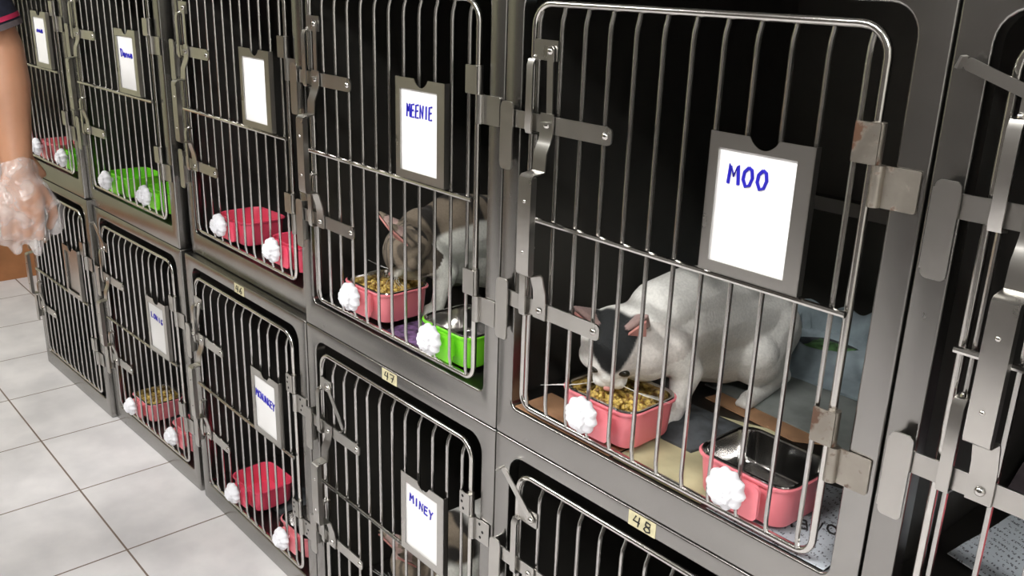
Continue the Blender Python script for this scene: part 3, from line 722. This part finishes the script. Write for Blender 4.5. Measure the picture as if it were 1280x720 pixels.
def pat_moo(p, q):
    c = WHITE
    n = noise.noise(p*18)*0.012
    # crown: dark cap from between the ears down the forehead, white blaze left of it
    if q.z > -0.03 and q.length < 0.085 and p.y < 0.155:
        low = 0.010+max(0, abs(q.x-0.003)-0.010)*0.9 - 0.55*max(0, 0.016-abs(q.x-0.003))
        t = sst(-0.003, 0.003, q.z - low + n*0.6) * sst(0.026, 0.018, q.y+n)
        c = mixc(c, DK, t)
        if q.x > 0.016 and q.z > -0.01 and q.y < 0.02: c = mixc(c, (0.34,0.27,0.24), 0.35*(1-t))
        if q.z > 0.036: c = mixc(c, (0.55,0.38,0.35), 0.65)
    # pale grey patches on the back
    for (cx,cy,cz,r) in ((0.01,0.235,0.215,0.045),(0.03,0.335,0.19,0.05),(-0.03,0.40,0.16,0.05)):
        d = (p-Vector((cx,cy,cz))).length + noise.noise(p*30)*0.012
        c = mixc(c, GREY, sst(r, r-0.02, d)*0.55)
    if p.y > 0.44 and p.z < 0.12: c = mixc(c, DK, sst(0.44,0.47,p.y))
    return c
TAB = (0.21,0.17,0.125); TD = (0.020,0.017,0.014)
def pat_tabby(p, q):
    n = noise.noise(p*22)*0.010
    c = (0.80,0.80,0.74)
    st = 0.5+0.5*math.sin((p.y*95+noise.noise(p*14)*5))
    tb = mixc(TAB, TD, sst(0.45,0.8,st))
    c = mixc(c, tb, sst(-0.006,0.006, p.z-0.158+n*2.0-0.10*(p.y-0.15))*sst(0.33,0.30,p.y+n))
    if q.length < 0.062 and q.y < 0.030:
        hs = 0.5+0.5*math.sin(q.x*420+noise.noise(p*30)*3)
        t2 = mixc(TAB, TD, sst(0.5,0.9,hs)*0.7)
        c = mixc(t2, (0.60,0.58,0.52), sst(-0.006,-0.018, q.z+n)*sst(-0.02,-0.036,q.y))
        if q.z > 0.034: c = mixc(c, (0.52,0.36,0.33), 0.75)
    if p.y > 0.455: c = tb
    return c
make_cat((-0.420,0.0,UP+TZ+0.0005), 0, 'white cat with a black crown crouching to eat from the pink bowl', pat_moo, hx=-0.022, hy=0.080, hz=0.131, pitch=50, yaw=33, hs=1.28, hump=(0,0.150,0.166,0.052), rump=(0,0.372,0.100,0.084))
make_cat((-1.000,0.0,UP+TZ+0.0005), 0, 'tabby and white cat eating from the pink bowl in the cage with the MEENIE card', pat_tabby, hx=0.020, hy=0.098, hz=0.140, pitch=46, yaw=-22, scale=1.0, hs=1.12, hump=(0,0.145,0.148,0.048))
def pat_pale(p, q):
    c = pat_tabby(p, q)
    return c if p.y < 0.135 else mixc(c, (0.62,0.615,0.58), sst(0.135,0.155,p.y+noise.noise(p*25)*0.01))
make_cat((-0.930,0.03,TZ+0.0005), 0, 'mostly white cat with a tabby head, half hidden behind the MINEY card', pat_pale, hx=-0.05, hy=0.07, hz=0.125, pitch=50, yaw=-10, scale=1.12, hs=1.1)

# ------------------------------------------------------------------ the person at the left edge
mb = MB(); m = M['skin']
px_, py_ = -1.975, -0.475
def ty(z_): return -0.475-0.10*max(0,(1.30-z_)/0.37)
SH = Vector((-1.800,-0.430,1.435)); EL = Vector((-1.782,-0.350,1.190)); WR = Vector((-1.689,-0.373,0.945)); KN = Vector((-1.662,-0.383,0.862))
chain(mb, [SH, SH*0.5+EL*0.5, EL], [0.056,0.049,0.043], m)
chain(mb, [EL, EL*0.72+WR*0.28, EL*0.3+WR*0.7, WR], [0.043,0.046,0.034,0.0285], m)
hx_ = (KN-WR).normalized(); hy_ = Vector((0.15,1,0)); hy_ = (hy_-hx_*hy_.dot(hx_)).normalized(); hn_ = hy_.cross(hx_).normalized()
if hn_.x < 0: hn_ = -hn_
def hd(a, b, c): return WR + hx_*a + hy_*b + hn_*c     # a along the hand, b across (thumb side +), c back of the hand
for b_ in (-0.030,-0.011,0.009,0.028): chain(mb, [hd(0.005,b_*0.5,0), hd(0.05,b_*0.95,0.003), hd(0.088,b_,0.002)], [0.019,0.0165,0.0130], m)
for b_, L_ in ((-0.032,0.80),(-0.011,0.95),(0.010,1.0),(0.030,0.92)):
    chain(mb, [hd(0.088,b_,0.002), hd(0.088+0.036*L_,b_*1.02,-0.012), hd(0.088+0.040*L_,b_*1.0,-0.036), hd(0.088+0.022*L_,b_*0.98,-0.048)], [0.0105,0.0092,0.0085,0.0072], m)
chain(mb, [hd(0.018,0.026,-0.006), hd(0.050,0.052,-0.016), hd(0.080,0.060,-0.024), hd(0.103,0.052,-0.034)], [0.0165,0.0130,0.0105,0.0085], m)
# other arm, torso, legs, neck and head
SL = Vector((-2.150,-0.430,1.435)); E2 = Vector((-2.19,-0.42,1.16)); W2 = Vector((-2.17,-0.31,0.94))
chain(mb, [SL, E2], [0.056,0.043], m); chain(mb, [E2, W2], [0.045,0.029], m)
h2 = (W2-E2).normalized()
for k in range(4):
    b_ = -0.028+0.019*k; s0 = W2+Vector((0,0,0)); ax = Vector((0,1,0)); ax = (ax-h2*ax.dot(h2)).normalized()
    chain(mb, [s0+ax*b_*0.5, s0+h2*0.085+ax*b_], [0.018,0.0125], m)
    q = s0+h2*0.085+ax*b_; chain(mb, [q, q+h2*0.035+Vector((0.010,0,0)), q+h2*0.050+Vector((0.032,0,0)), q+h2*0.040+Vector((0.046,0,0))], [0.0105,0.0092,0.0085,0.0075], m)
chain(mb, [W2+h2*0.02+Vector((0,0.03,0)), W2+h2*0.06+Vector((0.012,0.052,0)), W2+h2*0.10+Vector((0.02,0.055,0))], [0.016,0.012,0.009], m)
def ell(c, s, r=1): sphere_pts(mb, c, r, m, s)
for z_, sx_, sy_ in ((1.40,0.175,0.085),(1.28,0.165,0.105),(1.14,0.150,0.105),(1.02,0.155,0.108),(0.93,0.165,0.112)): ell((px_,ty(z_),z_), (sx_,sy_,0.11))
for s in (-1,1):
    X = px_+0.092*s
    chain(mb, [(X,-0.580,0.90),(X,-0.700,0.50),(X,-0.775,0.32),(X,-0.865,0.085)], [0.086,0.056,0.054,0.036], m)
    chain(mb, [(X,-0.875,0.045),(X+0.01*s,-0.725,0.035)], [0.038,0.030], m)
chain(mb, [(px_,py_,1.46),(px_,py_+0.02,1.55)], [0.056,0.052], m)
ell((px_,py_+0.015,1.655), (0.074,0.092,0.105)); ell((px_,py_+0.050,1.610), (0.054,0.055,0.062)); ell((px_,py_+0.112,1.640), (0.014,0.018,0.022))
for s in (-1,1): ell((px_+0.076*s,py_+0.012,1.640), (0.010,0.018,0.028))
me = fuse(mb, 'person', 0.0048, 4, m, 0.5)
person = link('person', me); tag(person, 'person in dark navy clothes with a bare arm and clear plastic glove', 'person')
mb = MB()
for s in (-1,1): sphere_pts(mb, (px_+0.030*s,py_+0.097,1.668), 0.012, M['eyewhite'], (1.2,0.8,0.7))
build(mb, 'eyes', person)
mb = MB(); sphere_pts(mb, (px_,py_+0.100,1.592), 0.024, M['catpink'], (1.0,0.45,0.28)); build(mb, 'mouth', person)
mb = MB(); m = M['hair']
sphere_pts(mb, (px_,py_-0.004,1.682), 1, m, (0.084,0.092,0.098)); sphere_pts(mb, (px_,py_-0.030,1.64), 1, m, (0.080,0.075,0.095))
link('hair', fuse(mb, 'hair', 0.006, 3, m), person)
mb = MB(); m = M['navy']
for z_, sx_, sy_ in ((1.41,0.185,0.095),(1.28,0.178,0.118),(1.14,0.165,0.120),(1.02,0.170,0.122),(0.93,0.180,0.125)): sphere_pts(mb, (px_,ty(z_),z_), 1, m, (sx_,sy_,0.11))
sd = (EL-SH).normalized(); slv = SH+sd*0.168
chain(mb, [SH-Vector((0.02,0,0)), SH, slv], [0.068,0.068,0.060], m)
chain(mb, [SL+Vector((0.02,0,0)), SL, SL+(E2-SL)*0.62], [0.068,0.068,0.060], m)
link('shirt', fuse(mb, 'shirt', 0.006, 5, m), person)
mb = MB(); mb.tube([slv-sd*0.004, slv+sd*0.052], 0.0605, M['navy'], 28); build(mb, 'sleeve_cuff', person)
mb = MB(); mb.tube([slv+sd*0.030, slv+sd*0.039], 0.0622, M['red_trim'], 28)
t_ = build(mb, 'sleeve_trim', person); t_['label'] = 'crimson stripe round the sleeve'
mb = MB(); mb.tube([slv+sd*0.043, slv+sd*0.054], 0.0615, M['grey_trim'], 28); build(mb, 'sleeve_hem', person)
mb = MB(); m = M['navy']
sphere_pts(mb, (px_,-0.578,0.92), 1, m, (0.178,0.124,0.10))
for s in (-1,1):
    X = px_+0.092*s; chain(mb, [(X,-0.580,0.90),(X,-0.700,0.50),(X,-0.775,0.32),(X,-0.855,0.11)], [0.096,0.074,0.070,0.064], m)
link('trousers', fuse(mb, 'trousers', 0.006, 4, m), person)
for s in (-1,1):
    mb = MB(); m = M['shoe']; X = px_+0.092*s
    chain(mb, [(X,-0.885,0.045),(X,-0.81,0.045),(X+0.012*s,-0.70,0.036)], [0.0445,0.0445,0.0355], m); mb.poly_z(rrect(X-0.045,X+0.045,-0.925,-0.665,0.035,4), 0.0005, 0.02, m)
    link('shoe', fuse(mb, 'shoe', 0.005, 3, m), person)
# loose clear glove over the right hand
mb = MB(); m = M['glove']
chain(mb, [hd(-0.004,0,0), hd(0.010,0.002,0), hd(0.05,0.004,0)], [0.038,0.0355,0.038], m)
for b_ in (-0.030,0.0,0.030): chain(mb, [hd(0.02,b_*0.6,0), hd(0.075,b_,0), hd(0.118,b_,-0.016)], [0.028,0.0235,0.021], m)
chain(mb, [hd(0.03,0.03,0), hd(0.07,0.062,-0.016), hd(0.105,0.062,-0.030)], [0.025,0.018,0.015], m)
chain(mb, [hd(0.118,-0.02,-0.02), hd(0.150,-0.014,-0.018)], [0.020,0.009], m); chain(mb, [hd(0.118,0.02,-0.02), hd(0.158,0.022,-0.006)], [0.019,0.008], m)
gm = fuse(mb, 'glove', 0.0034, 3, m)
for v in gm.vertices:
    n_ = noise.noise(v.co*30)*0.0050+noise.ridged_multi_fractal(v.co*28, 1.0, 2.0, 2, 1.0, 2.0)*0.0016; v.co += v.normal*n_
g = link('glove', gm, person); g['label'] = 'loose crinkled clear plastic glove'

# ------------------------------------------------------------------ room
def slab(name, x0, x1, y0, y1, z0, z1, mat):
    mb = MB(); mb.box(x0,x1,y0,y1,z0,z1,mat); o = build(mb, name, None, False); o['kind'] = 'structure'; return o
XL, XR, YF, YB, ZC = -4.07, 2.3, -2.8, 0.76, 2.7
slab('floor', XL-0.1, XR+0.1, YF-0.1, YB+0.1, -0.05, 0.0, M['tiles'])
slab('ceiling', XL-0.1, XR+0.1, YF-0.1, YB+0.1, ZC, ZC+0.05, M['ceil'])
slab('wall_left', XL-0.1, XL, YF-0.1, YB+0.1, 0, ZC, M['olive'])
slab('wall_right', XR, XR+0.1, YF-0.1, YB+0.1, 0, ZC, M['lightwall'])
slab('wall_back', XL, XR, YB, YB+0.1, 0, ZC, M['wallpaint'])
slab('wall_front', XL, XR, YF-0.1, YF, 0, ZC, M['wallpaint'])
slab('baseboard_left', XL, XL+0.015, YF, YB, 0, 0.20, M['wood'])
def fixture(x, y, label):
    mb = MB(); mb.box(-0.62,0.62,-0.16,0.16,-0.06,0,M['fixture']); r = empty('ceiling_light', (x,y,ZC)); tag(r, label, 'ceiling light', 'ceiling lights over the aisle')
    build(mb, 'housing', r, False)
    mb = MB(); mb.box(-0.59,0.59,-0.135,0.135,-0.068,-0.0605,M['lamp']); build(mb, 'diffuser', r, False)
fixture(-2.7, -1.55, 'white ceiling light over the far end of the aisle')
fixture(-0.5, -1.55, 'white ceiling light over the middle of the aisle')
fixture(1.3, -1.55, 'white ceiling light over the near end of the aisle')

# ------------------------------------------------------------------ camera
yaw, pit, rol = -0.84200966, -0.32625265, 0.03185924
F = Vector((math.sin(yaw)*math.cos(pit), math.cos(yaw)*math.cos(pit), math.sin(pit)))
R0 = F.cross(Vector((0,0,1))).normalized(); U0_ = R0.cross(F)
R = R0*math.cos(rol)+U0_*math.sin(rol); Uv = -R0*math.sin(rol)+U0_*math.cos(rol)
cam = bpy.data.cameras.new('camera'); co = bpy.data.objects.new('camera', cam); C.objects.link(co)
mt = Matrix.Identity(4)
for i in range(3): mt[i][0] = R[i]; mt[i][1] = Uv[i]; mt[i][2] = -F[i]
mt[0][3], mt[1][3], mt[2][3] = 0.3786, -0.8526, 1.3663
co.matrix_world = mt; cam.sensor_width = 36; cam.lens = 1156.3/1280*36; cam.clip_start = 0.02
sc.camera = co
w = bpy.data.worlds.new('world'); sc.world = w; w.use_nodes = True
w.node_tree.nodes['Background'].inputs['Color'].default_value = (0.02,0.02,0.02,1)
sc.view_settings.view_transform = 'Standard'; sc.view_settings.look = 'None'; sc.view_settings.gamma = 1; sc.view_settings.use_curve_mapping = False
sc.view_settings.exposure = 1.0
